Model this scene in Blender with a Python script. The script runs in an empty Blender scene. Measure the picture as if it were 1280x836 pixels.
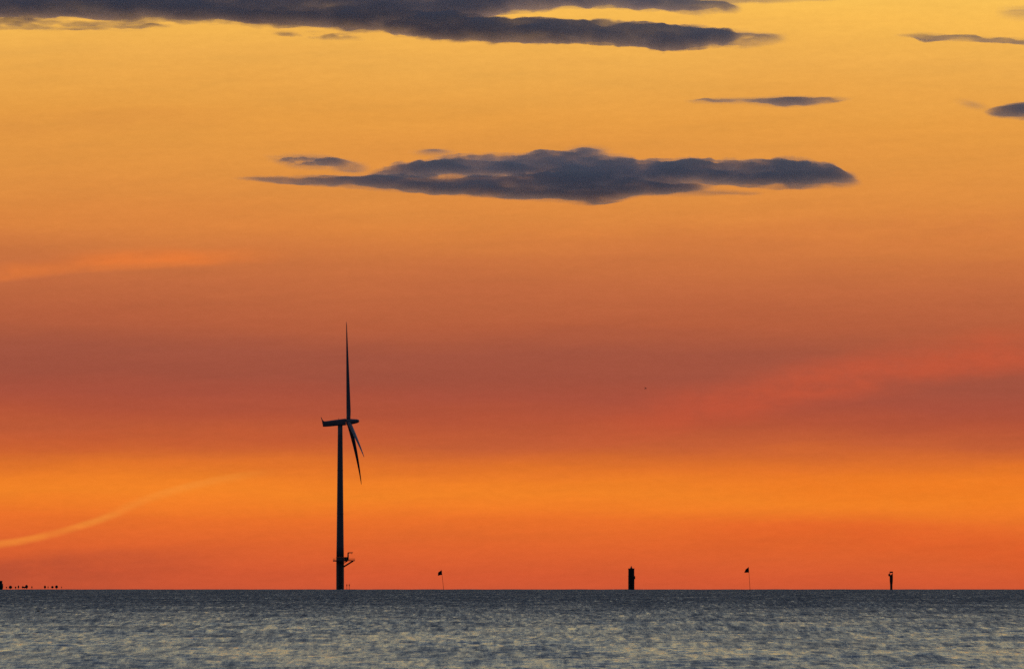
import bpy, bmesh, math, random
import numpy as np
from mathutils import Vector, Matrix

random.seed(4)
scene = bpy.context.scene
COL = scene.collection

# ------------------------------------------------------------------ camera
TH = 65.3e-6            # radians covered by one photo pixel (1280 wide): a long telephoto
CAM_H = 6.0             # eye height over the sea
RE = 6.371e6            # radius of the Earth: the sea really curves away
DIP = math.sqrt(2 * CAM_H / RE)
HY = 736.6              # photo row of the sea horizon

def elev(py):
    return (HY - py) * TH - DIP

def P(px, py, D):
    """world point at distance D in the direction measured on the photograph"""
    return Vector((D * (px - 640) * TH, D, CAM_H + D * elev(py)))

def sea_z(D):
    return -D * D / (2 * RE)

cam_d = bpy.data.cameras.new("camera")
cam = bpy.data.objects.new("camera", cam_d)
COL.objects.link(cam)
cam_d.sensor_width = 36
cam_d.lens = 36 / (1280 * TH)
cam_d.clip_start = 1
cam_d.clip_end = 400000
cam.location = (0, 0, CAM_H)
cam.rotation_euler = (math.pi / 2 + elev(418), 0, 0)
scene.camera = cam

# ------------------------------------------------------------------ colour helpers / view
def lin(c):
    out = []
    for v in c:
        v = v / 255
        out.append(v / 12.92 if v <= 0.04045 else ((v + 0.055) / 1.055) ** 2.4)
    return (*out, 1.0)

scene.view_settings.view_transform = 'Standard'
scene.view_settings.look = 'None'
scene.view_settings.exposure = 0
scene.view_settings.gamma = 1
scene.view_settings.use_curve_mapping = False
scene.render.dither_intensity = 2.0
scene.cycles.volume_bounces = 7
scene.cycles.max_bounces = 8
scene.cycles.use_denoising = False
scene.render.engine = 'CYCLES'

# ------------------------------------------------------------------ sky (world), afterglow
SUN_ELEV = math.radians(-1.2)
SUN_AZ = math.radians(1.2)          # just right of straight ahead, below the horizon

world = bpy.data.worlds.new("World")
scene.world = world
world.use_nodes = True
nt = world.node_tree
nt.nodes.clear()

class NB:
    """tiny node builder"""
    def __init__(s, tree): s.t = tree
    def _in(s, sock, v):
        if isinstance(v, bpy.types.NodeSocket): s.t.links.new(v, sock)
        else: sock.default_value = v
    def m(s, op, a, b=None, c=None, clamp=False):
        n = s.t.nodes.new('ShaderNodeMath'); n.operation = op; n.use_clamp = clamp
        s._in(n.inputs[0], a)
        if b is not None: s._in(n.inputs[1], b)
        if c is not None: s._in(n.inputs[2], c)
        return n.outputs[0]
    def add(s, a, b): return s.m('ADD', a, b)
    def sub(s, a, b): return s.m('SUBTRACT', a, b)
    def mul(s, a, b): return s.m('MULTIPLY', a, b)
    def div(s, a, b): return s.m('DIVIDE', a, b)
    def step(s, x, lo, hi, o0=0.0, o1=1.0):
        n = s.t.nodes.new('ShaderNodeMapRange'); n.interpolation_type = 'SMOOTHERSTEP'
        s._in(n.inputs[0], x)
        n.inputs[1].default_value = lo; n.inputs[2].default_value = hi
        n.inputs[3].default_value = o0; n.inputs[4].default_value = o1
        return n.outputs[0]
    def comb(s, x, y, z):
        n = s.t.nodes.new('ShaderNodeCombineXYZ')
        for i, v in enumerate((x, y, z)): s._in(n.inputs[i], v)
        return n.outputs[0]
    def noise(s, vec, scale=1.0, detail=3.0, rough=0.5):
        n = s.t.nodes.new('ShaderNodeTexNoise')
        s.t.links.new(vec, n.inputs['Vector'])
        n.inputs['Scale'].default_value = scale
        n.inputs['Detail'].default_value = detail
        n.inputs['Roughness'].default_value = rough
        return n.outputs['Fac']
    def ramp(s, fac, stops, interp='LINEAR'):
        n = s.t.nodes.new('ShaderNodeValToRGB')
        n.color_ramp.interpolation = interp
        el = n.color_ramp.elements
        while len(el) > 1: el.remove(el[-1])
        el[0].position = stops[0][0]; el[0].color = stops[0][1]
        for p, c in stops[1:]:
            e = el.new(p); e.color = c
        s._in(n.inputs[0], fac)
        return n.outputs[0]
    def mix(s, fac, a, b, mode='MIX'):
        n = s.t.nodes.new('ShaderNodeMix'); n.data_type = 'RGBA'; n.blend_type = mode
        n.clamp_result = False
        s._in(n.inputs['Factor'], fac); s._in(n.inputs['A'], a); s._in(n.inputs['B'], b)
        return n.outputs['Result']

W = NB(nt)
tc = nt.nodes.new('ShaderNodeTexCoord')
sep = nt.nodes.new('ShaderNodeSeparateXYZ')
nt.links.new(tc.outputs['Generated'], sep.inputs[0])
dx, dy, dz = sep.outputs
el_ = W.mul(W.m('ARCSINE', dz), 1000.0)             # elevation, milliradians
az_ = W.mul(W.m('ARCTAN2', dx, dy), 1000.0)         # azimuth, milliradians, 0 = straight ahead

# slow uneven warping of the bands of afterglow
warp = W.noise(W.comb(W.mul(az_, 0.035), W.mul(el_, 0.16), 3.1), 1.0, 3.0, 0.5)
warp2 = W.noise(W.comb(W.mul(az_, 0.07), W.mul(el_, 0.75), 8.7), 1.0, 4.0, 0.55)
w_amt = W.step(el_, 0.5, 8.0)
e1 = W.add(el_, W.mul(w_amt, W.add(W.mul(W.sub(warp, 0.5), 3.0), W.mul(W.sub(warp2, 0.5), 1.0))))
# right-hand side: the dark band lies a little lower
e1 = W.add(e1, W.mul(az_, 0.012))

def mr(py): return elev(py) * 1000
def sub_sky(c):
    """colour left for the afterglow once the sky texture's own low twilight is taken off"""
    l = lin(c)
    return (max(l[0] - 0.112, 0), max(l[1] - 0.021, 0), l[2], 1.0)
E0, E1 = -2.0, 52.0
low = [(745, (212, 92, 54)), (720, (221, 96, 51)), (685, (229, 105, 47)), (650, (238, 116, 43)), (634, (244, 127, 41)),
       (618, (245, 133, 40)), (602, (241, 129, 40)), (585, (229, 118, 43)), (570, (213, 107, 48)), (555, (198, 97, 54)),
       (525, (182, 86, 57)), (500, (170, 82, 61)), (475, (162, 82, 63)), (445, (163, 84, 64)),
       (405, (180, 93, 62)), (365, (191, 103, 64)), (325, (201, 113, 64)), (285, (217, 129, 64)),
       (245, (221, 138, 66)), (150, (228, 153, 68)), (75, (235, 168, 78)), (15, (247, 184, 82)), (-60, (246, 196, 90))]
stops = [((mr(py) - E0) / (E1 - E0), sub_sky(c)) for py, c in low]
f_low = W.m('DIVIDE', W.sub(e1, E0), E1 - E0, clamp=True)
c_low = W.ramp(f_low, stops)

# above the frame: the same afterglow turning yellow-green, then slate blue
up = [(50, sub_sky((246, 195, 88))), (75, lin((218, 200, 144))), (110, lin((200, 196, 160))), (160, lin((172, 177, 165))),
      (240, lin((126, 140, 156))), (360, lin((92, 109, 138))), (560, lin((78, 92, 118))), (900, lin((79, 90, 115))), (1571, lin((80, 89, 114)))]
g = lambda e: math.log(e / 50) / math.log(1571 / 50)
f_up = W.m('DIVIDE', W.m('LOGARITHM', W.m('MAXIMUM', W.div(el_, 50.0), 1.0), math.e), math.log(1571 / 50), clamp=True)
c_up = W.ramp(f_up, [(g(e), c) for e, c in up])
c_sky = W.mix(W.step(el_, 46.0, 51.0), c_low, c_up)

# lit cirrus streaks: (centre line, widths, span) in photo pixels turned into angles
def streak(col, x0, x1, pts, w_top, w_bot, amount, colour, fade=0.25):
    """col: running colour; pts: three (px,py) on the centre line -> parabola; soft band around it"""
    xs = [(p[0] - 640) * TH * 1000 for p in pts]; ys = [mr(p[1]) for p in pts]
    A, B, C = np.polyfit(xs, ys, 2)
    n1 = W.noise(W.comb(W.mul(az_, 0.12), W.mul(el_, 0.35), x0 * 0.01), 1.0, 4.0, 0.6)
    cl = W.add(W.add(W.mul(W.mul(az_, az_), float(A)), W.mul(az_, float(B))), float(C))
    d = W.sub(W.add(el_, W.mul(W.sub(n1, 0.5), w_top * 0.04)), cl)
    up_ = W.step(d, 0.0, w_top * TH * 1000, 1.0, 0.0)
    dn_ = W.step(d, -w_bot * TH * 1000, 0.0, 0.0, 1.0)
    a0 = (x0 - 640) * TH * 1000; a1 = (x1 - 640) * TH * 1000
    f = (a1 - a0) * fade
    msk = W.mul(W.step(az_, a0 - f * .3, a0 + f), W.step(az_, a1 - f, a1, 1.0, 0.0))
    n2 = W.noise(W.comb(W.mul(az_, 0.25), W.mul(el_, 0.5), x0 * 0.013 + 5), 1.0, 4.0, 0.6)
    msk = W.mul(msk, W.step(n2, 0.2, 0.7, 0.55, 1.1))
    return W.mix(W.mul(W.mul(W.mul(up_, dn_), msk), amount), col, sub_sky(colour))

c_sky = streak(c_sky, -500, 430, [(-60, 351), (140, 333), (330, 322)], 22, 11, 0.55, (230, 122, 58))
c_sky = streak(c_sky, 60, 320, [(80, 330), (200, 324), (300, 330)], 22, 9, 0.45, (238, 122, 54), .4)
c_sky = streak(c_sky, 700, 1900, [(820, 525), (1040, 478), (1260, 446)], 52, 38, 0.58, (206, 88, 56))
c_sky = streak(c_sky, -400, 215, [(-60, 683), (60, 668), (190, 622)], 7, 9, 0.75, (245, 140, 54), .15)
c_sky = streak(c_sky, 120, 370, [(140, 639), (220, 611), (330, 590)], 7, 11, 0.5, (246, 146, 56), .45)
c_sky = streak(c_sky, -700, 460, [(0, 712), (160, 700), (330, 694)], 26, 75, 0.62, (184, 84, 52), .45)
c_sky = streak(c_sky, 860, 1900, [(900, 600), (1100, 612), (1280, 606)], 40, 48, 0.5, (243, 124, 34))
c_sky = streak(c_sky, 780, 1500, [(860, 668), (1000, 664), (1180, 676)], 40, 46, 0.45, (228, 96, 42), .35)
c_sky = streak(c_sky, -400, 420, [(-60, 158), (150, 150), (400, 152)], 26, 30, 0.35, (214, 138, 66), .35)
c_sky = streak(c_sky, 560, 1900, [(600, 290), (900, 300), (1280, 282)], 40, 45, 0.35, (206, 116, 66), .3)
c_sky = streak(c_sky, -400, 700, [(-60, 560), (250, 552), (640, 548)], 30, 24, 0.3, (200, 88, 50), .35)

# faint mottling of thin high haze
mott = W.noise(W.comb(W.mul(az_, 0.9), W.mul(el_, 2.6), 1.0), 1.0, 5.0, 0.7)
c_sky = W.mix(1.0, c_sky, W.ramp(mott, [(0.25, (0.955, 0.955, 0.955, 1)), (0.75, (1.045, 1.045, 1.045, 1))]), 'MULTIPLY')

tilt_ = W.add(W.mul(el_, 1.0), W.mul(az_, -0.05))
m2 = W.noise(W.comb(W.mul(az_, 0.10), W.mul(tilt_, 0.85), 4.4), 1.0, 6.0, 0.62)
c_sky = W.mix(W.step(el_, 60.0, 90.0, 1.0, 0.3), c_sky, W.mix(1.0, c_sky, W.ramp(m2, [(0.25, (0.93, 0.945, 0.97, 1)), (0.5, (0.99, 0.99, 0.99, 1)), (0.75, (1.04, 1.04, 1.03, 1))]), 'MULTIPLY'))

# away from the glow the twilight sky sinks to dark blue
front = W.step(W.div(dy, W.m('MAXIMUM', W.m('SQRT', W.add(W.mul(dx, dx), W.mul(dy, dy))), 1e-4)), -0.25, 0.93)
c_back = W.ramp(W.m('MAXIMUM', dz, 0.0), [(0, lin((44, 42, 56))), (0.2, lin((34, 38, 56))), (1, lin((80, 89, 114)))])
c_sky = W.mix(front, c_back, c_sky)

sky_tex = nt.nodes.new('ShaderNodeTexSky')
sky_tex.sky_type = 'NISHITA'
sky_tex.sun_disc = False
sky_tex.sun_elevation = SUN_ELEV
sky_tex.sun_rotation = SUN_AZ
bg1 = nt.nodes.new('ShaderNodeBackground')
nt.links.new(sky_tex.outputs[0], bg1.inputs[0]); bg1.inputs[1].default_value = 0.05
bg2 = nt.nodes.new('ShaderNodeBackground')
nt.links.new(c_sky, bg2.inputs[0]); bg2.inputs[1].default_value = 1.0
addsh = nt.nodes.new('ShaderNodeAddShader')
nt.links.new(bg1.outputs[0], addsh.inputs[0]); nt.links.new(bg2.outputs[0], addsh.inputs[1])
wo = nt.nodes.new('ShaderNodeOutputWorld')
nt.links.new(addsh.outputs[0], wo.inputs[0])

# the sun has set behind the horizon: it only grazes the high clouds from below
sd = bpy.data.lights.new("sun", 'SUN')
sd.energy = 1.8
sd.angle = math.radians(0.5)
sd.color = (1.0, 0.55, 0.28)
sun = bpy.data.objects.new("sun", sd)
COL.objects.link(sun)
to_sun = Vector((math.sin(SUN_AZ) * math.cos(SUN_ELEV), math.cos(SUN_AZ) * math.cos(SUN_ELEV), math.sin(SUN_ELEV)))
sun.rotation_euler = to_sun.to_track_quat('Z', 'Y').to_euler()
sun.location = (0, 0, 50)

# ------------------------------------------------------------------ object helpers
def mk(name, bm, mat, parent=None, smooth=False):
    me = bpy.data.meshes.new(name)
    bm.normal_update()
    bm.to_mesh(me); bm.free()
    if smooth:
        for p in me.polygons: p.use_smooth = True
    me.materials.append(mat)
    o = bpy.data.objects.new(name, me)
    COL.objects.link(o)
    if parent is not None: o.parent = parent
    return o

def thing(name, label, cat, loc, group=None):
    o = bpy.data.objects.new(name, None)
    COL.objects.link(o)
    o.location = loc
    o.empty_display_size = 2
    o['label'] = label; o['category'] = cat
    if group: o['group'] = group
    return o

def copy_thing(o, loc, label):
    c = o.copy(); COL.objects.link(c); c.location = loc; c['label'] = label
    for ch in [x for x in scene.objects if x.parent == o]:
        d = ch.copy(); COL.objects.link(d); d.parent = c
    return c

def box(bm, x0, x1, y0, y1, z0, z1, bev=0.0):
    r = bmesh.ops.create_cube(bm, size=1)
    vs = r['verts']
    for v in vs:
        v.co = Vector(((x0 + x1) / 2 + v.co.x * (x1 - x0), (y0 + y1) / 2 + v.co.y * (y1 - y0), (z0 + z1) / 2 + v.co.z * (z1 - z0)))
    if bev > 0:
        es = list({e for v in vs for e in v.link_edges})
        bmesh.ops.bevel(bm, geom=es, offset=bev, segments=2, affect='EDGES')

def bar(bm, a, b, r0, r1=None, n=10):
    """tapered round bar from a to b"""
    a = Vector(a); b = Vector(b); r1 = r0 if r1 is None else r1
    q = (b - a).to_track_quat('Z', 'Y')
    ra, rb = [], []
    for i in range(n):
        t = 2 * math.pi * i / n
        u = q @ Vector((math.cos(t), math.sin(t), 0))
        ra.append(bm.verts.new(a + u * r0)); rb.append(bm.verts.new(b + u * r1))
    for i in range(n):
        j = (i + 1) % n
        bm.faces.new((ra[i], ra[j], rb[j], rb[i]))
    bm.faces.new(ra[::-1]); bm.faces.new(rb)

def lathe(bm, prof, n=24, c=(0, 0), frame=None):
    rings = []
    for r, z in prof:
        ring = []
        for i in range(n):
            t = 2 * math.pi * i / n
            v = Vector((c[0] + r * math.cos(t), c[1] + r * math.sin(t), z))
            if frame is not None: v = frame @ v
            ring.append(bm.verts.new(v))
        rings.append(ring)
    for a, b in zip(rings, rings[1:]):
        for i in range(n):
            j = (i + 1) % n
            bm.faces.new((a[i], a[j], b[j], b[i]))
    bm.faces.new(rings[0][::-1]); bm.faces.new(rings[-1])

def mat_plain(name, col, rough=0.6, var=0.25, scale=0.6, metal=0.0, streaks=True):
    m = bpy.data.materials.new(name); m.use_nodes = True
    t = m.node_tree; N = NB(t)
    b = t.nodes['Principled BSDF']
    tcn = t.nodes.new('ShaderNodeTexCoord')
    mp = t.nodes.new('ShaderNodeMapping')
    mp.inputs['Scale'].default_value = (1, 1, 0.15 if streaks else 1)
    t.links.new(tcn.outputs['Object'], mp.inputs['Vector'])
    f = N.noise(mp.outputs[0], scale, 5.0, 0.6)
    lo = tuple(c * (1 - var) for c in col) + (1,)
    hi = tuple(min(1, c * (1 + var)) for c in col) + (1,)
    t.links.new(N.ramp(f, [(0.3, lo), (0.7, hi)]), b.inputs['Base Color'])
    b.inputs['Roughness'].default_value = rough
    b.inputs['Metallic'].default_value = metal
    return m

# ------------------------------------------------------------------ sea
def smooth01(x):
    x = np.clip(x, 0, 1); return x * x * (3 - 2 * x)

def vnoise(x, y, seed):
    """value noise on numpy arrays"""
    xi = np.floor(x).astype(np.int64); yi = np.floor(y).astype(np.int64)
    fx = x - xi; fy = y - yi
    fx = fx * fx * fx * (fx * (fx * 6 - 15) + 10); fy = fy * fy * fy * (fy * (fy * 6 - 15) + 10)
    def h(a, b):
        n = (a * 374761393 + b * 668265263 + seed * 1442695041) & 0xffffffff
        n = ((n ^ (n >> 13)) * 1274126177) & 0xffffffff
        n = n ^ (n >> 16)
        return (n & 0xffff) / 65535.0
    return (h(xi, yi) * (1 - fx) + h(xi + 1, yi) * fx) * (1 - fy) + (h(xi, yi + 1) * (1 - fx) + h(xi + 1, yi + 1) * fx) * fy

def fbm(x, y, seed, octs=4, gain=0.5):
    s = 0; a = 1; t = 0
    for i in range(octs):
        s = s + a * vnoise(x * 2 ** i + 17.3 * i, y * 2 ** i + 9.1 * i, seed + i); t += a; a *= gain
    return s / t

def add_grid(co, idx_shape):
    n, m = idx_shape
    i = np.arange(n * m).reshape(n, m)
    return np.stack([i[:-1, :-1], i[:-1, 1:], i[1:, 1:], i[1:, :-1]], -1).reshape(-1, 4)

def mesh_np(name, co, quads):
    me = bpy.data.meshes.new(name)
    me.vertices.add(len(co)); me.vertices.foreach_set('co', co.astype(np.float32).ravel())
    me.loops.add(quads.size); me.loops.foreach_set('vertex_index', quads.astype(np.int32).ravel())
    me.polygons.add(len(quads))
    me.polygons.foreach_set('loop_start', np.arange(0, quads.size, 4, dtype=np.int32))
    me.polygons.foreach_set('loop_total', np.full(len(quads), 4, dtype=np.int32))
    me.polygons.foreach_set('use_smooth', np.ones(len(quads), dtype=bool))
    me.update(calc_edges=True); me.validate()
    return me

WAVE_AMP = 1.0
SLOPE = 0.0165
def build_sea():
    LAM0, REXP, SAMP = 1.5, 1.35, 3.0
    r = [735.0]
    while r[-1] < 9600:
        r.append(r[-1] + LAM0 * (r[-1] / 765) ** REXP / SAMP)
    r = np.array(r)
    a = np.linspace(-0.0436, 0.0436, 560)
    A, R = np.meshgrid(a, r)
    X = R * np.sin(A); Y = R * np.cos(A)
    lam_min = LAM0 * (R / 765) ** REXP
    rng = np.random.default_rng(11)
    Z = np.zeros_like(R)
    DXs = np.zeros_like(R); DYs = np.zeros_like(R)
    gust = 0.75 + 0.5 * smooth01((fbm(X / 22, Y / 260, 5, 3) - 0.3) / 0.4)
    ncomp = 110
    lams = np.geomspace(0.9, 14, ncomp)
    dcol = R * 0.0872 / 560
    for k, L in enumerate(lams):
        spread = rng.normal(0, 0.75)
        if L < 3.5 and k % 2:                 # short chop crossing the main sea, so that crests are short
            spread = rng.choice([-1, 1]) * rng.uniform(0.7, 1.35)
        ang = math.radians(-98) + spread
        ca, sa = math.cos(ang), math.sin(ang)
        kx, ky = 2 * math.pi / L * ca, 2 * math.pi / L * sa
        slope = SLOPE * (1.0 if L < 3 else (3 / L) ** 1.1) * (1.5 if L < 3.5 and k % 2 else 1.0)
        amp = slope * L / (2 * math.pi)
        wgt = smooth01((L / max(abs(sa), .05) / lam_min - 0.8) / 0.5) * smooth01((L / max(abs(ca), .05) / (dcol * 3) - 0.8) / 0.5)
        g_ = (gust if L < 9 else 1.0) * (0.78 + 0.22 * smooth01((R - 735) / 380))
        ph = kx * X + ky * Y + rng.uniform(0, 6.283)
        aa = amp * wgt * g_ * WAVE_AMP
        c, s_ = np.cos(ph), np.sin(ph)
        Z += aa * c
        DXs -= aa * s_ * ca
        DYs -= aa * s_ * sa
    for L in (34, 41, 50, 62, 75):             # old low swell, just enough to roughen the horizon
        ang = math.radians(-95) + rng.normal(0, 0.5)
        Z += 0.075 * np.cos(2 * math.pi / L * (math.cos(ang) * X + math.sin(ang) * Y) + rng.uniform(0, 6.28))
    edge = smooth01((0.0436 - np.abs(A)) / 0.0012) * smooth01((R - 735) / 10) * smooth01((9600 - R) / 300)
    co = np.stack([X + DXs * edge, Y + DYs * edge, Z * edge - R * R / (2 * RE)], -1).reshape(-1, 3)
    q = add_grid(co, R.shape)
    # the rest of the sea, coarse, all round the camera and out past the horizon
    parts_co = [co]; parts_q = [q]; off = len(co)
    def patch(rr, aa2):
        nonlocal off
        A2, R2 = np.meshgrid(aa2, rr)
        c2 = np.stack([R2 * np.sin(A2), R2 * np.cos(A2), -R2 * R2 / (2 * RE)], -1).reshape(-1, 3)
        parts_co.append(c2); parts_q.append(add_grid(c2, R2.shape) + off); off += len(c2)
    far = np.geomspace(9600, 160000, 60)
    near = np.concatenate([[0.01], np.geomspace(2, 735, 60)])
    mid = np.geomspace(735, 9600, 120)
    patch(near, np.linspace(-math.pi, math.pi, 181))
    patch(far, np.linspace(-math.pi, math.pi, 361))
    patch(mid, np.linspace(0.0436, 2 * math.pi - 0.0436, 240))
    co = np.concatenate(parts_co); q = np.concatenate(parts_q)
    q = q[:, ::-1]
    me = mesh_np('sea', co, q)
    m = bpy.data.materials.new('sea_water'); m.use_nodes = True
    t = m.node_tree; N = NB(t); b = t.nodes['Principled BSDF']
    b.inputs['Base Color'].default_value = (0.020, 0.042, 0.068, 1)
    b.inputs['IOR'].default_value = 1.333
    g = t.nodes.new('ShaderNodeNewGeometry')
    # cat's paws: patches of ruffled and smoother water
    mp = t.nodes.new('ShaderNodeMapping'); mp.inputs['Scale'].default_value = (0.06, 0.006, 0)
    t.links.new(g.outputs['Position'], mp.inputs['Vector'])
    pat = N.noise(mp.outputs[0], 1.0, 4.0, 0.6)
    # further out the ripples no mesh can carry are finer than the eye resolves: they widen the gloss
    vl = t.nodes.new('ShaderNodeVectorMath'); vl.operation = 'LENGTH'
    t.links.new(g.outputs['Position'], vl.inputs[0])
    far_r = N.step(vl.outputs['Value'], 200, 3600, 0.0, 0.37)
    # wind streaks and ruffled patches, long across the breeze towards the viewer
    mp2 = t.nodes.new('ShaderNodeMapping'); mp2.inputs['Scale'].default_value = (0.95, 0.03, 0)
    t.links.new(g.outputs['Position'], mp2.inputs['Vector'])
    fl = N.noise(mp2.outputs[0], 1.0, 6.0, 0.78)
    ru = N.mul(N.sub(fl, 0.5), N.add(1.1, N.mul(far_r, 1.6)))
    b_r = N.add(N.add(far_r, ru), N.step(pat, 0.3, 0.7, 0.28, 0.14))
    t.links.new(N.m('MAXIMUM', b_r, 0.06), b.inputs['Roughness'])
    n1 = N.noise(g.outputs['Position'], 1.7, 4.0, 0.65)
    bp = t.nodes.new('ShaderNodeBump')
    bp.inputs['Strength'].default_value = 1.0; bp.inputs['Distance'].default_value = 0.10
    t.links.new(n1, bp.inputs['Height'])
    t.links.new(bp.outputs[0], b.inputs['Normal'])
    me.materials.append(m)
    o = bpy.data.objects.new('sea', me); COL.objects.link(o)
    o['kind'] = 'structure'
    return o
build_sea()

# ------------------------------------------------------------------ clouds: real banks of vapour 60 km out
CLOUD_D = 60000.0
def cloud_mat(name, tint, aniso=0.0):
    m = bpy.data.materials.new(name); m.use_nodes = True
    t = m.node_tree; t.nodes.clear()
    v = t.nodes.new('ShaderNodeVolumePrincipled')
    v.inputs['Color'].default_value = (*tint, 1)
    v.inputs['Absorption Color'].default_value = (0, 0, 0, 1)
    v.inputs['Density'].default_value = 1 / 250.0
    v.inputs['Anisotropy'].default_value = aniso
    o = t.nodes.new('ShaderNodeOutputMaterial')
    t.links.new(v.outputs[0], o.inputs['Volume'])
    return m
CM = cloud_mat('cloud_vapour', (0.985, 0.975, 0.98))

def lobe(X, Y, pts_top, pts_bot, soft=4.0, edge_noise=None, x_soft=12):
    """body between an upper and a lower outline (photo rows measured upwards), 0..1"""
    xt, yt = zip(*pts_top); xb, yb = zip(*pts_bot)
    top = np.interp(X, xt, yt); bot = np.interp(X, xb, yb)
    if edge_noise is not None:
        top = top + edge_noise[0]; bot = bot + edge_noise[1]
    top = top - soft * .4; bot = bot + soft * .4
    d = np.minimum(Y - top, bot - Y)          # rows grow downward
    ends = np.minimum(X - max(xt[0], xb[0]), min(xt[-1], xb[-1]) - X)
    rag = (fbm(X / 26, Y / 4, 91, 4, 0.6) - .5) * soft * .7
    return np.clip((d + rag * (d < soft * 1.5)) / (soft * 1.5), 0, 1) ** 1.5 * smooth01(ends / x_soft)

def cloud(label, x0, x1, y0, y1, field, step=1.3, tau=5.0, dist=CLOUD_D, seed=1):
    xs = np.arange(x0, x1 + step, step); ys = np.arange(y0, y1 + step * .8, step * .8)
    X, Y = np.meshgrid(xs, ys)
    T = field(X, Y)
    T = np.clip(T, 0, 3)
    T[0, :] = T[-1, :] = 0; T[:, 0] = T[:, -1] = 0
    thick = T * tau * 250.0                   # metres of vapour along the line of sight
    thick[thick < 4] = 0
    wx = (X - 640) * TH * dist
    wz = CAM_H + dist * ((HY - Y) * TH - DIP)
    rel = fbm(X / 40, Y / 12, seed + 70, 3) - 0.5
    mid = dist + rel * 900 * smooth01(T * 3)
    n = X.size
    front = np.stack([wx, mid - thick * .5, wz], -1).reshape(-1, 3)
    back = np.stack([wx, mid + thick * .5, wz], -1).reshape(-1, 3)
    idf = np.arange(n).reshape(X.shape)
    solid = thick > 0
    idb = np.where(solid, idf + n, idf)
    c = solid[:-1, :-1] | solid[:-1, 1:] | solid[1:, 1:] | solid[1:, :-1]
    def quads(i):
        return np.stack([i[:-1, :-1][c], i[1:, :-1][c], i[1:, 1:][c], i[:-1, 1:][c]], -1)
    q = np.concatenate([quads(idf), quads(idb)[:, ::-1]])
    co = np.concatenate([front, back])
    used = np.zeros(len(co), bool); used[q.ravel()] = True
    remap = np.cumsum(used) - 1
    co = co[used]; q = remap[q]
    org = co.mean(0)
    me = mesh_np('cloud', co - org, q)
    me.materials.append(CM)
    o = bpy.data.objects.new('cloud', me); COL.objects.link(o)
    o.location = org
    o['label'] = label; o['category'] = 'cloud'; o['group'] = 'dark evening clouds over the sea'
    return o

def wisps(X, Y, seed, sx=60, sy=9):
    return fbm(X / sx, Y / sy, seed, 5, 0.55)

def f_main(X, Y):
    en = ((fbm(X / 16, Y / 60, 21, 4) - .5) * 6, (fbm(X / 40, Y / 60, 22, 4) - .5) * 4)
    en2 = ((fbm(X / 50, Y / 60, 23, 3) - .5) * 3, (fbm(X / 60, Y / 60, 24, 4) - .5) * 2)
    low_ = lobe(X, Y, [(284, 221.5), (330, 221.5), (480, 219.5), (700, 219), (860, 228), (900, 234)],
                [(284, 222), (340, 227), (430, 234.5), (520, 240.5), (600, 246), (690, 252), (742, 256), (775, 250), (810, 243), (860, 241), (900, 235)],
                6, en2, 40)
    upp = lobe(X, Y, [(455, 219), (480, 209), (520, 203), (560, 197), (590, 193), (640, 193), (690, 190), (730, 187), (750, 192), (800, 200),
                      (850, 199), (870, 198), (900, 201), (960, 199), (990, 197), (1010, 200), (1040, 206), (1066, 216), (1084, 229)],
               [(455, 221), (520, 222), (600, 222), (650, 224), (700, 236), (760, 232), (860, 229), (940, 233), (1000, 234), (1040, 234), (1082, 232)],
               8, en, 22)
    w = wisps(X, Y, 30)
    upp = upp * (0.85 + .6 * smooth01((wisps(X, Y, 31, 45, 10) - .25) / .4))
    right_fade = 1 - 0.75 * smooth01((X - 1015) / 70)
    holes = 1 - 0.72 * np.exp(-((Y - 220.5) / 1.9) ** 2) * smooth01((fbm(X / 17, Y / 30, 33, 3) - .44) / .14) * smooth01((X - 495) / 25) * (1 - smooth01((X - 690) / 60))
    holes2 = 1 - 0.7 * np.exp(-((Y - 201 - (X - 600) * -.02) / 4.0) ** 2 - ((X - 612) / 42) ** 2)
    trail = 0.30 * lobe(X, Y, [(800, 231), (900, 236), (960, 241)], [(800, 246), (880, 245), (960, 243)], 4, None, 20) * w
    small = 0.85 * np.exp(-((X - 392 - (Y - 203) * 2) / 36) ** 4 - ((Y - 202.5) / 5.5) ** 2) * smooth01((wisps(X, Y, 36, 26, 6) - .22) / .4)
    tail = 0.35 * np.exp(-((X - 432) / 24) ** 4 - ((Y - 208 - (X - 432) * .12) / 5) ** 2) * w * 1.6
    puff = 0.30 * np.exp(-((X - 543) / 16) ** 2 - ((Y - 190.5) / 3.0) ** 2) + 0.5 * np.exp(-((X - 735) / 16) ** 2 - ((Y - 189.5) / 4.5) ** 2)
    return ((low_ * (0.7 + .6 * w) + upp * right_fade) * holes * holes2 + trail + small + tail + puff) * 1.0

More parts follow.
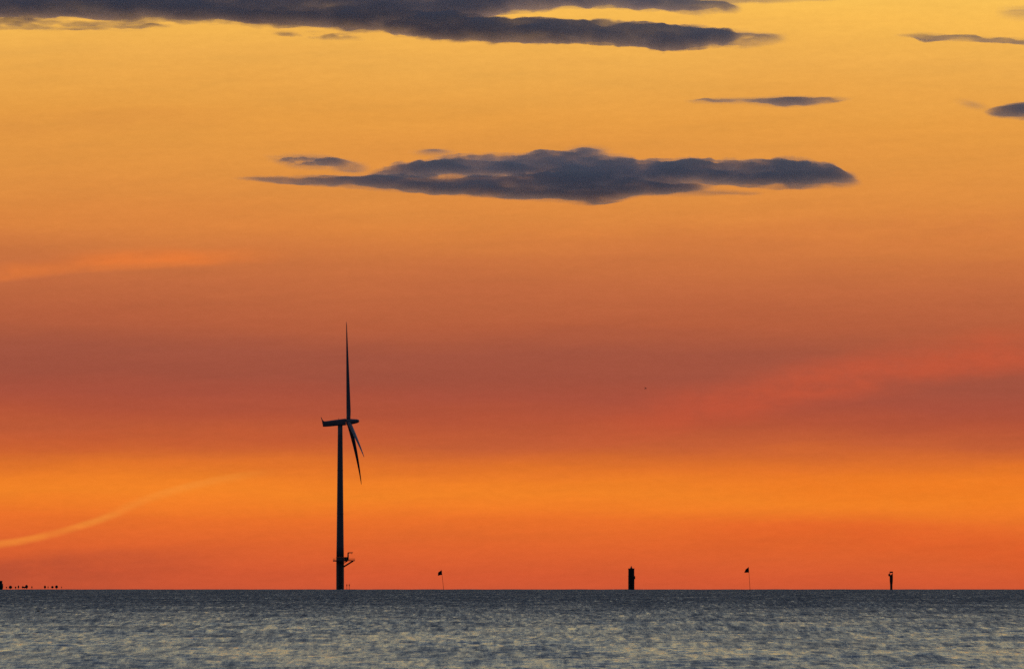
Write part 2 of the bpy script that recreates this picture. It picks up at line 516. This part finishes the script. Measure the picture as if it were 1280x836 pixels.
def f_top(X, Y):
    en = ((fbm(X / 30, Y / 60, 41, 4) - .5) * 6, (fbm(X / 55, Y / 40, 42, 4) - .5) * 9)
    bank = lobe(X, Y, [(-260, -40), (0, -52), (500, -56), (700, -40), (820, -10), (880, 2), (930, 6)],
                [(-260, 14), (0, 22), (90, 23), (170, 24), (260, 28), (400, 34), (470, 36), (560, 34), (640, 14), (760, 10), (840, 12), (870, 14), (930, 15)],
                9, en, 24)
    en3 = ((fbm(X / 30, Y / 60, 43, 4) - .5) * 7, (fbm(X / 28, Y / 40, 44, 4) - .5) * 8)
    sec = lobe(X, Y, [(470, 30), (560, 22), (620, 22), (700, 24), (800, 29), (850, 36), (880, 33), (910, 37), (930, 40)],
               [(470, 40), (540, 48), (600, 51), (700, 53), (790, 55), (830, 63), (860, 59), (900, 57), (930, 53)], 8, en3, 24)
    w = wisps(X, Y, 46)
    frag = 0.26 * lobe(X, Y, [(890, 38), (920, 38), (990, 44)], [(890, 60), (930, 60), (990, 52)], 7, None, 26) * smooth01((w - .3) / .3)
    under = 0.62 * lobe(X, Y, [(-200, 22), (40, 24), (220, 31)], [(-200, 35), (60, 37), (220, 37)], 5, None, 30) * smooth01((wisps(X, Y, 47, 80, 6) - .3) / .35)
    under2 = 0.28 * lobe(X, Y, [(330, 38), (400, 40), (560, 40)], [(330, 49), (400, 50), (560, 50)], 4, None, 30) * smooth01((wisps(X, Y, 48, 40, 7) - .42) / .3)
    thin = 0.20 * lobe(X, Y, [(860, -6), (950, -4), (1060, -3)], [(860, 8), (950, 4), (1060, 0)], 4, None, 40)
    return bank * (0.75 + .5 * w) + sec * (0.6 + .8 * w) + frag + under + under2 + thin

def f_thin(X, Y):
    w = wisps(X, Y, 51, 50, 6)
    return (0.55 * lobe(X, Y, [(1112, 43), (1150, 41), (1200, 45), (1300, 49), (1420, 50)], [(1112, 44.5), (1160, 49.5), (1210, 51), (1300, 56), (1420, 53)], 3.5, None, 50) * (.5 + w) +
            0.12 * lobe(X, Y, [(1240, 8), (1290, 6), (1420, 8)], [(1240, 22), (1300, 30), (1420, 20)], 7, None, 30))

def f_mid(X, Y):
    w = wisps(X, Y, 61, 40, 5)
    a = lobe(X, Y, [(850, 126), (890, 123), (940, 122), (1000, 120), (1072, 123)], [(850, 127), (890, 129.5), (930, 129), (985, 133.5), (1020, 130), (1072, 124.5)], 4, None, 34)
    return 0.62 * a * (.45 + w) * (1 - .55 * np.exp(-((X - 922) / 14) ** 2)) + 0.5 * np.exp(-((X - 984) / 26) ** 2 - ((Y - 128) / 3.6) ** 2)

def f_right(X, Y):
    w = wisps(X, Y, 66, 30, 8)
    a = lobe(X, Y, [(1228, 139), (1250, 133), (1275, 129), (1310, 127), (1380, 136)], [(1228, 141), (1250, 146), (1280, 148.5), (1330, 149), (1380, 141)], 6, None, 16)
    b = 0.10 * np.exp(-((X - 1216) / 14) ** 2 - ((Y - 131 - (X - 1216) * .2) / 4) ** 2)
    return 0.85 * a * (.5 + w) + b

cloud('long dark grey lens shaped cloud with lumpy top above the turbine', 270, 1100, 178, 264, f_main, 1.25, 4.6, seed=1)
cloud('wide slate grey cloud bank across the top left edge of the sky', -280, 1080, -60, 70, f_top, 1.6, 5.6, dist=64000.0, seed=2)
cloud('thin dark wisp of cloud high at the right edge above the others', 1105, 1430, 2, 60, f_thin, 1.3, 4.2, seed=3)
cloud('small thin dark streak of cloud above right end of long cloud', 845, 1078, 112, 140, f_mid, 1.2, 4.0, seed=4)
cloud('small dark cloud half cut off by the right edge of the sky', 1185, 1385, 118, 156, f_right, 1.3, 4.5, seed=5)

# ------------------------------------------------------------------ materials
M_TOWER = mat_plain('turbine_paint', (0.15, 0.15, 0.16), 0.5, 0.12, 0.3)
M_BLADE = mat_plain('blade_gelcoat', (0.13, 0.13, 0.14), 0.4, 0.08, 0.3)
M_TP = mat_plain('transition_paint', (0.14, 0.12, 0.10), 0.6, 0.3, 0.5)
M_STEEL = mat_plain('weathered_steel', (0.08, 0.07, 0.065), 0.7, 0.4, 0.8)
M_RUST = mat_plain('rusted_steel', (0.09, 0.045, 0.03), 0.85, 0.5, 0.9)
M_DARK = mat_plain('tarred_timber', (0.035, 0.03, 0.028), 0.8, 0.4, 1.5)
M_FLAG = mat_plain('flag_cloth', (0.03, 0.02, 0.02), 0.9, 0.3, 2.0, streaks=False)
M_BIRD = mat_plain('feathers', (0.06, 0.05, 0.045), 0.9, 0.3, 6.0, streaks=False)

# ------------------------------------------------------------------ wind turbine
TD = 8000.0
MP = TD * TH                                   # metres per photo pixel at the turbine
tb = P(425.2, 0, TD); TX = tb.x
ZB = sea_z(TD)
def zrow(py, D=TD): return CAM_H + D * elev(py)
T = thing('wind_turbine', 'tall dark three-bladed wind turbine standing in the sea, rotor seen edge-on', 'wind turbine', (TX, TD, ZB))
def L(px, py, dy=0.0):                         # photo position -> local to the turbine
    return Vector(((px - 425.2) * MP, dy, zrow(py) - ZB))
bm = bmesh.new()
prof = [(5.0 * MP, 0.0)]
z_tp = L(0, 696).z; z_top = L(0, 531.5).z
N_ = 12
prof = [(4.75 * MP, z_tp + 0.02)]
for i in range(1, N_ + 1):
    f = i / N_
    prof.append(((4.75 - 1.75 * f ** 0.9) * MP, z_tp + (z_top - z_tp) * f))
lathe(bm, prof, 40)
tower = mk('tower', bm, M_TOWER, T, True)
for f in (0.33, 0.66):                         # flange rings between tower sections
    bm = bmesh.new()
    z = z_tp + (z_top - z_tp) * f
    rr = (4.75 - 1.75 * f ** 0.9) * MP
    lathe(bm, [(rr + .03, z - .2), (rr + .12, z - .18), (rr + .12, z + .18), (rr + .03, z + .2)], 40)
    mk('flange', bm, M_TOWER, T)
bm = bmesh.new()
lathe(bm, [(4.9 * MP, -3.0), (4.9 * MP, z_tp - .3), (5.15 * MP, z_tp - .3), (5.15 * MP, z_tp)], 40)
tp = mk('transition_piece', bm, M_TP, T, False)
# platform round the foot
pz = L(0, 700.2).z
bm = bmesh.new()
lathe(bm, [(4.9 * MP, pz - .62), (9.0 * MP, pz - .62), (9.0 * MP, pz + .22), (4.9 * MP, pz + .22)], 28, frame=Matrix.Translation((0, 0, 0)))
plat = mk('platform', bm, M_STEEL, T)
bm = bmesh.new()
box(bm, 7.5 * MP, 18.6 * MP, -3.2, 3.2, pz - .32, pz + .18, .05)
mk('laydown_deck', bm, M_STEEL, T)
bm = bmesh.new()
for i in range(18):
    t = 2 * math.pi * i / 18
    if abs(math.sin(t)) < 0.55 and math.cos(t) > 0: continue
    c_, s_ = math.cos(t) * 8.9 * MP, math.sin(t) * 8.9 * MP
    bar(bm, (c_, s_, pz), (c_, s_, pz + 1.3), .05, n=5)
for h in (0.7, 1.3):
    pr = None
    for i in range(37):
        t = 2 * math.pi * i / 36
        p = (math.cos(t) * 8.9 * MP, math.sin(t) * 8.9 * MP, pz + h)
        if pr: bar(bm, pr, p, .04, n=4)
        pr = p
mk('railing', bm, M_STEEL, plat)
bm = bmesh.new()
for x in np.linspace(10.2, 18.3, 6):
    for y in (-3.1, 3.1):
        bar(bm, (x * MP, y, pz), (x * MP, y, pz + 1.3), .06, n=5)
for y in (-3.1, 3.1):
    for h in (.7, 1.3):
        bar(bm, (9.5 * MP, y, pz + h), (18.4 * MP, y, pz + h), .05, n=4)
for h in (.7, 1.3):
    bar(bm, (18.4 * MP, -3.1, pz + h), (18.4 * MP, 3.1, pz + h), .05, n=4)
mk('railing', bm, M_STEEL, T)
for y in (-1.8, 1.8):
    bm = bmesh.new()
    bar(bm, L(429.6, 708.0, y), L(441.5, 700.6, y), .52, n=10)
    mk('brace', bm, M_STEEL, T, True)
bm = bmesh.new(); bar(bm, L(430, 703.3), L(434.5, 700.8), .25, n=8)
mk('brace', bm, M_STEEL, T, True)
# equipment cabinet and davit crane
bm = bmesh.new(); box(bm, L(430.2, 0).x, L(434.2, 0).x, -1.4, 1.4, pz + .15, L(0, 695.8).z, .06)
mk('cabinet', bm, M_STEEL, T)
cr = bpy.data.objects
bm = bmesh.new()
bar(bm, L(435.0, 699.8), L(435.2, 690.4), .52, .42, 12)
crane = mk('crane', bm, M_STEEL, T, True)
bm = bmesh.new(); bar(bm, L(434.9, 690.5), L(441.2, 690.3), .36, .26, 8); mk('jib', bm, M_STEEL, crane, True)
bm = bmesh.new(); bar(bm, L(439.6, 690.4), L(439.9, 692.2), .12, .2, 6); mk('hook', bm, M_STEEL, crane)
bm = bmesh.new()                                # boat landing: two tubes and a ladder down the side
for y in (-1.0, 1.0):
    bar(bm, (0.6 * MP + y, -4.9 * MP - .9, -2), (0.6 * MP + y, -4.9 * MP - .9, pz - .2), .22, n=8)
zz = 0.2
while zz < pz - 1:
    bar(bm, (.6 * MP - 1, -4.9 * MP - .9, zz), (.6 * MP + 1, -4.9 * MP - .9, zz), .06, n=4); zz += .6
for zf in (1.5, pz - 2):
    for y in (-1.0, 1.0):
        bar(bm, (0.6 * MP + y, -4.9 * MP - .9, zf), (0.6 * MP + y, -4.0 * MP, zf), .15, n=6)
mk('boat_landing', bm, M_STEEL, T)

# nacelle: rounded box lofted along a slightly nose-up axis
axdir = Vector((math.cos(math.radians(5)), 0, math.sin(math.radians(5))))
def loft(bm, secs, n=20, power=4.0):
    """secs: (centre, half width y, half height, up vector)"""
    rings = []
    for c, hw, hh, upv in secs:
        ring = []
        for i in range(n):
            t = 2 * math.pi * (i + .5) / n
            cx, sx = math.cos(t), math.sin(t)
            k = (abs(cx) ** power + abs(sx) ** power) ** (-1 / power)
            ring.append(bm.verts.new(c + Vector((0, 1, 0)) * (cx * k * hw) + upv * (sx * k * hh)))
        rings.append(ring)
    for a, b in zip(rings, rings[1:]):
        for i in range(n):
            j = (i + 1) % n
            bm.faces.new((a[i], a[j], b[j], b[i]))
    bm.faces.new(rings[0][::-1]); bm.faces.new(rings[-1])
upv = Vector((0, 0, 1))
bm = bmesh.new()
secs = []
for px, top, bot, hw in [(403.4, 527.4, 532.4, 1.6), (404.0, 526.4, 533.2, 1.9), (407, 526.2, 533.2, 2.1), (413, 525.4, 532.8, 2.2), (420, 524.4, 532.1, 2.2), (428, 523.4, 531.8, 2.1), (432.4, 522.9, 531.3, 1.9)]:
    secs.append((L(px, (top + bot) / 2), hw, (bot - top) / 2 * MP, upv))
loft(bm, secs, 24, 5.0)
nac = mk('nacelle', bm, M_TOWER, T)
bm = bmesh.new()                                # cooler fin standing at the tail
v0 = [L(404.6, 526.5), L(403.3, 526.8), L(402.6, 529.2), L(401.0, 520.9), L(401.4, 521.0), L(403.2, 524.6)]
order = [L(403.0, 530.0), L(402.6, 526.6), L(401.0, 521.2), L(401.5, 521.0), L(403.6, 525.2), L(406.4, 527.0), L(406.0, 530.0)]
fr = [bm.verts.new(v + Vector((0, -1.7, 0))) for v in order]
bk = [bm.verts.new(v + Vector((0, 1.7, 0))) for v in order]
bm.faces.new(fr); bm.faces.new(bk[::-1])
for i in range(len(order)):
    j = (i + 1) % len(order); bm.faces.new((fr[j], fr[i], bk[i], bk[j]))
bmesh.ops.recalc_face_normals(bm, faces=bm.faces)
mk('tail_fin', bm, M_TOWER, nac)
bm = bmesh.new(); bar(bm, L(423.4, 524.6), L(423.4, 522.2), .10, n=6)
bar(bm, L(422.8, 522.9), L(424.0, 522.9), .08, n=5)
mk('wind_gauge', bm, M_STEEL, nac)
bm = bmesh.new(); lathe(bm, [(3.1 * MP, z_top - .1), (3.3 * MP, z_top + .1), (3.3 * MP, z_top + 1.0)], 32); mk('yaw_ring', bm, M_TOWER, nac)
# hub and spinner
q_ax = axdir.to_track_quat('Z', 'Y').to_matrix().to_4x4()
hubc = L(435.5, 527.3)
fr_ = Matrix.Translation(L(432.6, 527.4)) @ q_ax
bm = bmesh.new()
lathe(bm, [(3.6 * MP, 0), (3.95 * MP, 1.0 * MP), (3.9 * MP, 4.5 * MP), (3.3 * MP, 8.0 * MP), (2.75 * MP, 12.0 * MP), (2.35 * MP, 14.4 * MP), (1.7 * MP, 15.7 * MP), (.8 * MP, 16.4 * MP), (0.05, 16.6 * MP)], 28, frame=fr_)
# the nose reads a little higher than the body
hub = mk('hub', bm, M_TOWER, T, True)

# blades: local frames solved from the three tips
tilt = 0.1049; k_yaw = -0.0433
U = Vector((-tilt, 0, 1)).normalized()                       # "up" inside the rotor plane
V = Vector((k_yaw, math.sqrt(1 - k_yaw ** 2), 0)).normalized()  # sideways inside the rotor plane
Aax = V.cross(U).normalized()
if Aax.x < 0: Aax = -Aax
RB = 126.5 * MP
CONE = 10.6 / 123.4
def blade(phi, bulge, pitch):
    d = U * math.cos(phi) + V * math.sin(phi)
    side = Aax.cross(d).normalized()
    bm = bmesh.new()
    rings = []
    n = 16; NS = 34
    for i in range(NS + 1):
        s = i / NS
        rr = 2.2 * MP + (RB - 2.2 * MP) * s
        off = CONE * rr + bulge * MP * 4 * s * (1 - s)
        # chord and thickness
        root = smooth01(np.array(s / 0.10)).item()
        chord = (4.6 * (1 - root) + root * 5.6 * (1 - s) ** 0.92 * 1.0) * MP + .32
        chord = chord if s < .985 else chord * .7
        th = (4.4 * (1 - root) + root * (2.0 * (1 - s) ** 1.3)) * MP + .16
        tw = pitch + math.radians(9) * (1 - s) ** 2
        cd = (Aax * math.cos(tw) + side * math.sin(tw)).normalized()
        td = d.cross(cd).normalized()
        # trailing (rear) edge stays straight: chord grows forward from it
        c0 = hubc + d * rr + Aax * off
        base = -2.6 * MP * (1 - s)
        ring = []
        for j in range(n):
            t = 2 * math.pi * j / n
            u = .5 + .5 * math.cos(t)
            yt = math.sin(t) * (0.5 if root < .5 else 0.5 * (0.55 + .9 * (1 - abs(u - .62) / .62)) * .8)
            ring.append(bm.verts.new(c0 + cd * (base + u * chord) + td * (yt * th)))
        rings.append(ring)
    for a, b in zip(rings, rings[1:]):
        for i in range(n):
            j = (i + 1) % n
            bm.faces.new((a[i], a[j], b[j], b[i]))
    bm.faces.new(rings[0][::-1]); bm.faces.new(rings[-1])
    bmesh.ops.recalc_face_normals(bm, faces=bm.faces)
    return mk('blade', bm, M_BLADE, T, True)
PHI = math.radians(8.6)
blade(PHI, 0.0, math.radians(12))
blade(PHI + math.radians(120), 1.2, math.radians(12))
blade(PHI - math.radians(120), 0.4, math.radians(12))

# ------------------------------------------------------------------ broad beacon pile
def beacon_pile(px, D, half, top_row, label, cap=True):
    mp = D * TH; zb = sea_z(D)
    t = thing('beacon_pile', label, 'beacon', (P(px, 0, D).x, D, zb))
    H = CAM_H + D * elev(top_row) - zb
    bm = bmesh.new(); lathe(bm, [(half * mp, -3), (half * mp, H * .62), (half * mp * 1.03, H * .62), (half * mp * 1.03, H * .66), (half * mp * .97, H * .66), (half * mp * .97, H - .5)], 24)
    mk('pile', bm, M_DARK, t)
    bm = bmesh.new(); lathe(bm, [(half * mp * 1.04, H - .5), (half * mp * 1.04, H), (half * mp * .5, H + .02)], 24); mk('cap_slab', bm, M_STEEL, t)
    if cap:
        bm = bmesh.new(); lathe(bm, [(1.5 * mp, H), (1.3 * mp, H + .7 * mp), (.7 * mp, H + 1.6 * mp), (.45 * mp, H + 2.7 * mp), (.1, H + 3.1 * mp)], 14)
        mk('lantern', bm, M_STEEL, t)
    bm = bmesh.new()
    lathe(bm, [(.3 * mp, H * .50), (1.0 * mp, H * .52), (1.0 * mp, H * .62), (.3 * mp, H * .66)], 12, c=(half * mp * 1.0, -.2))
    mk('fender', bm, M_RUST, t)
    bm = bmesh.new()
    for s in (-.35, .35):
        bar(bm, (s, -half * mp - .25, -1), (s, -half * mp - .25, H), .07, n=5)
    z = .2
    while z < H:
        bar(bm, (-.35, -half * mp - .25, z), (.35, -half * mp - .25, z), .045, n=4); z += .45
    mk('ladder', bm, M_RUST, t)
    return t
beacon_pile(789.1, 7000, 3.9, 710.0, 'thick black cylindrical pile beacon with pointed lantern, right of the turbine')
t = beacon_pile(-0.2, 7600, 3.3, 725.4, 'squat black pile cut off by the left edge of the picture at the horizon', False)
mpx = 7600 * TH
bm = bmesh.new(); lathe(bm, [(3.3 * mpx, 0.2), (4.3 * mpx, 1.2), (4.3 * mpx, 2.4), (3.3 * mpx, 4.0)], 24); mk('collar', bm, M_DARK, t)

# ------------------------------------------------------------------ slender beacon post with a lamp house
D = 7000.0; mp = D * TH; zb = sea_z(D)
t = thing('beacon_post', 'slim dark post beacon with square lamp head and side box, far right', 'beacon', (P(1114, 0, D).x, D, zb))
def LB(px, py, dy=0): return Vector(((px - 1114) * mp, dy, CAM_H + D * elev(py) - zb))
bm = bmesh.new(); lathe(bm, [(1.5 * mp, -3), (1.5 * mp, LB(0, 731).z), (2.0 * mp, LB(0, 725.5).z), (2.05 * mp, LB(0, 719.5).z), (1.9 * mp, LB(0, 718.0).z)], 18)
mk('post', bm, M_RUST, t)
bm = bmesh.new(); box(bm, -2.05 * mp, 2.05 * mp, -2.05 * mp, 2.05 * mp, LB(0, 715.7).z, LB(0, 713.8).z, .08); mk('lamp_hood', bm, M_STEEL, t)
for sx in (-1.7, 1.7):
    for sy in (-1.7, 1.7):
        bm = bmesh.new(); bar(bm, (sx * mp, sy * mp, LB(0, 718.2).z), (sx * mp, sy * mp, LB(0, 715.6).z), .13, n=6)
        mk('lamp_leg', bm, M_STEEL, t)
bm = bmesh.new(); lathe(bm, [(.7 * mp, LB(0, 718.2).z), (.8 * mp, LB(0, 717.4).z), (.5 * mp, LB(0, 717).z)], 12, c=(.8 * mp, 0)); mk('lamp', bm, M_STEEL, t)
bm = bmesh.new(); box(bm, -3.7 * mp, -1.6 * mp, -.8 * mp, .8 * mp, LB(0, 719.9).z, LB(0, 716.4).z, .25); mk('equipment_box', bm, M_STEEL, t)

# ------------------------------------------------------------------ fishing-gear flags
def flag_marker(D, base, tip, flag_pts, label, seed):
    zb = sea_z(D)
    b0 = P(base[0], 0, D); mp = D * TH
    t = thing('flag_marker', label, 'marker flag', (b0.x, D, zb), 'flagged marker poles at the horizon')
    def LL(px, py, dy=0): return Vector(((px - base[0]) * mp, dy, CAM_H + D * elev(py) - zb))
    a = LL(*base); b = LL(*tip)
    low_ = a + (a - b) * ((a.z + 1.0) / (b.z - a.z))
    bm = bmesh.new(); bar(bm, low_, b, .11, .07, 8); mk('pole', bm, M_DARK, t, True)
    bm = bmesh.new(); lathe(bm, [(.1, -.55), (.45, -.4), (.5, 0), (.42, .3), (.1, .42)], 14); mk('float', bm, M_DARK, t, True)
    # cloth with gentle folds and real thickness
    bm = bmesh.new()
    (h0, h1, f1, f0) = [LL(*p) for p in flag_pts]       # hoist top, hoist bottom, fly bottom, fly top
    nu, nv = 12, 8; fr2, bk2 = [], []
    for i in range(nu + 1):
        u = i / nu; rf, rb = [], []
        for j in range(nv + 1):
            v = j / nv
            p = (h0.lerp(f0, u)).lerp(h1.lerp(f1, u), v)
            p = p + Vector((0, math.sin(u * 7 + seed + v * 1.3) * .28 * u, math.sin(u * 5 + seed) * .08 * u))
            rf.append(bm.verts.new(p + Vector((0, -.025, 0)))); rb.append(bm.verts.new(p + Vector((0, .025, 0))))
        fr2.append(rf); bk2.append(rb)
    for i in range(nu):
        for j in range(nv):
            bm.faces.new((fr2[i][j], fr2[i][j + 1], fr2[i + 1][j + 1], fr2[i + 1][j]))
            bm.faces.new((bk2[i][j], bk2[i + 1][j], bk2[i + 1][j + 1], bk2[i][j + 1]))
    ring = [(i, 0) for i in range(nu)] + [(nu, j) for j in range(nv)] + [(i, nv) for i in range(nu, 0, -1)] + [(0, j) for j in range(nv, 0, -1)]
    for a_, b_ in zip(ring, ring[1:] + ring[:1]):
        bm.faces.new((fr2[a_[0]][a_[1]], fr2[b_[0]][b_[1]], bk2[b_[0]][b_[1]], bk2[a_[0]][a_[1]]))
    bmesh.ops.recalc_face_normals(bm, faces=bm.faces)
    mk('flag', bm, M_FLAG, t, True)
    return t
flag_marker(6800, (554.6, 737), (552.0, 711.8), [(552.0, 712.2), (552.8, 718.0), (547.3, 719.0), (547.6, 714.9)],
            'leaning pole with small blunt dark flag, between turbine and thick pile', 0.4)
flag_marker(6800, (937.5, 737), (935.7, 708.0), [(935.8, 708.2), (936.2, 715.1), (930.1, 715.3), (932.3, 710.8)],
            'thin upright pole with pointed dark flag, right of the thick pile', 2.0)

# ------------------------------------------------------------------ far marks beyond the horizon at the left
def far_mark(px, py, w, h, label, D=10500.0, legs=True):
    mp = D * TH; zb = sea_z(D)
    t = thing('distant_mark', label, 'distant mark', (P(px, 0, D).x, D, zb), 'tiny dark marks just above the horizon at left')
    zc = CAM_H + D * elev(py) - zb
    bm = bmesh.new()
    hw, hh = w / 2 * mp, h / 2 * mp
    lathe(bm, [(hw * .35, zc - hh), (hw * .85, zc - hh * .6), (hw, zc), (hw * .8, zc + hh * .55), (hw * .3, zc + hh)], 12)
    mk('drum', bm, M_DARK, t, True)
    bm = bmesh.new(); bar(bm, (0, 0, -3), (0, 0, zc), .09, n=6); mk('pole', bm, M_DARK, t)
    return t
far_mark(13.2, 733.4, 4.4, 3.8, 'round black mark nearest the squat pile at the left edge')
far_mark(8.3, 733.6, 1.8, 1.6, 'faint speck between the squat pile and the round black mark')
far_mark(19.6, 733.7, 2.0, 2.4, 'small faint mark just right of the round black mark')
far_mark(23.2, 733.0, 2.0, 3.6, 'narrow upright mark left of the wide pointed mark')
far_mark(28.6, 733.4, 2.8, 2.6, 'low mark touching the left side of the wide pointed mark')
far_mark(33.3, 732.8, 3.8, 4.6, 'tallest pointed mark in the middle of the left row')
far_mark(30.8, 733.7, 3.4, 2.0, 'flat link between the low mark and the tallest mark')
far_mark(40.0, 733.4, 1.5, 2.6, 'thin faint mark alone right of the tallest mark')
far_mark(56.3, 733.2, 2.8, 3.6, 'small dark mark starting the right hand cluster')
far_mark(60.2, 733.2, 1.5, 1.5, 'faint speck inside the right hand cluster')
far_mark(65.6, 733.3, 3.4, 2.8, 'oval mark left of the darkest in right hand cluster')
far_mark(70.8, 733.0, 3.8, 3.8, 'darkest round mark of the right hand cluster')
far_mark(77.0, 733.3, 1.4, 1.2, 'last faint speck at the right end of the cluster')
for px, lab in ((433.6, 'tiny faint stake just right of the turbine foot'), (436.6, 'second tiny faint stake a little further right of the turbine foot')):
    D_ = 7900.0; mp = D_ * TH
    t = thing('stake', lab, 'stake', (P(px, 0, D_).x, D_, sea_z(D_)), 'tiny stakes beside the turbine foot')
    h = CAM_H + D_ * elev(729.6) - sea_z(D_)
    bm = bmesh.new(); bar(bm, (0, 0, -1), (0, 0, h * .72), .13, .11, 8); mk('pole', bm, M_RUST, t)
    bm = bmesh.new(); lathe(bm, [(.1, h * .6), (.28, h * .66), (.28, h * .9), (.1, h)], 10); mk('topmark', bm, M_RUST, t)

# ------------------------------------------------------------------ small dark rounded specks on the water
def water_dist(py):
    """distance at which the flat sea appears on this photo row"""
    d = (py - HY) * TH + DIP
    return (d - math.sqrt(max(d * d - 2 * CAM_H / RE, 0))) * RE
def dark_speck(px, py, w, label):  # rounded black body set at a dark dot on the water
    D = water_dist(py); mp = D * TH
    o = thing('water_speck', label, 'float', (P(px, 0, D).x, D, sea_z(D)), 'small dark floats on the water')
    hw = w / 2 * mp
    bm = bmesh.new()
    lathe(bm, [(hw * .2, -.3), (hw * .8, -.12), (hw, .06), (hw * .85, .2 + hw * .1), (hw * .3, .28 + hw * .25)], 16)
    mk('body', bm, M_DARK, o, True)
    bm = bmesh.new(); bar(bm, (0, 0, .2), (0, 0, .3 + hw * .55), hw * .12, n=8); mk('eye', bm, M_DARK, o)
dark_speck(782.2, 737.6, 2.4, 'small black float on the horizon just left of the thick pile')
dark_speck(48.2, 765.2, 4.0, 'small black speck on the water near the left edge')
dark_speck(1204.5, 760.3, 3.2, 'small black speck on the water near the right edge')

# ------------------------------------------------------------------ a bird far off in the sky
D = 3200.0
o = thing('bird', 'tiny bird flying alone in the red band of sky right of the turbine', 'bird', P(806.8, 485.6, D))
def tube(bm, pts, radii, n=10, flat=1.0):
    rings = []
    for k_, (p, r_) in enumerate(zip(pts, radii)):
        d = (Vector(pts[min(k_ + 1, len(pts) - 1)]) - Vector(pts[max(k_ - 1, 0)])).normalized()
        q = d.to_track_quat('X', 'Z')
        rings.append([bm.verts.new(Vector(p) + q @ Vector((0, math.cos(2 * math.pi * i / n) * r_, math.sin(2 * math.pi * i / n) * r_ * flat))) for i in range(n)])
    for a, b in zip(rings, rings[1:]):
        for i in range(n):
            j = (i + 1) % n; bm.faces.new((a[i], a[j], b[j], b[i]))
    bm.faces.new(rings[0][::-1]); bm.faces.new(rings[-1])
bm = bmesh.new()
tube(bm, [(-.34, 0, -.02), (-.2, 0, 0), (0, 0, .02), (.16, 0, .03), (.26, 0, .06), (.33, 0, .06), (.40, 0, .045)], [.02, .06, .085, .075, .045, .05, .01])
bird = mk('body', bm, M_BIRD, o, True)
for sg in (-1, 1):
    bm = bmesh.new()
    tube(bm, [(.04, sg * .05, .05), (.08, sg * .22, .20), (.02, sg * .42, .22), (-.10, sg * .62, .15)], [.09, .085, .06, .008], flat=.16)
    mk('wing', bm, M_BIRD, o, True)
o.rotation_euler = (math.radians(20), math.radians(-12), math.radians(35))
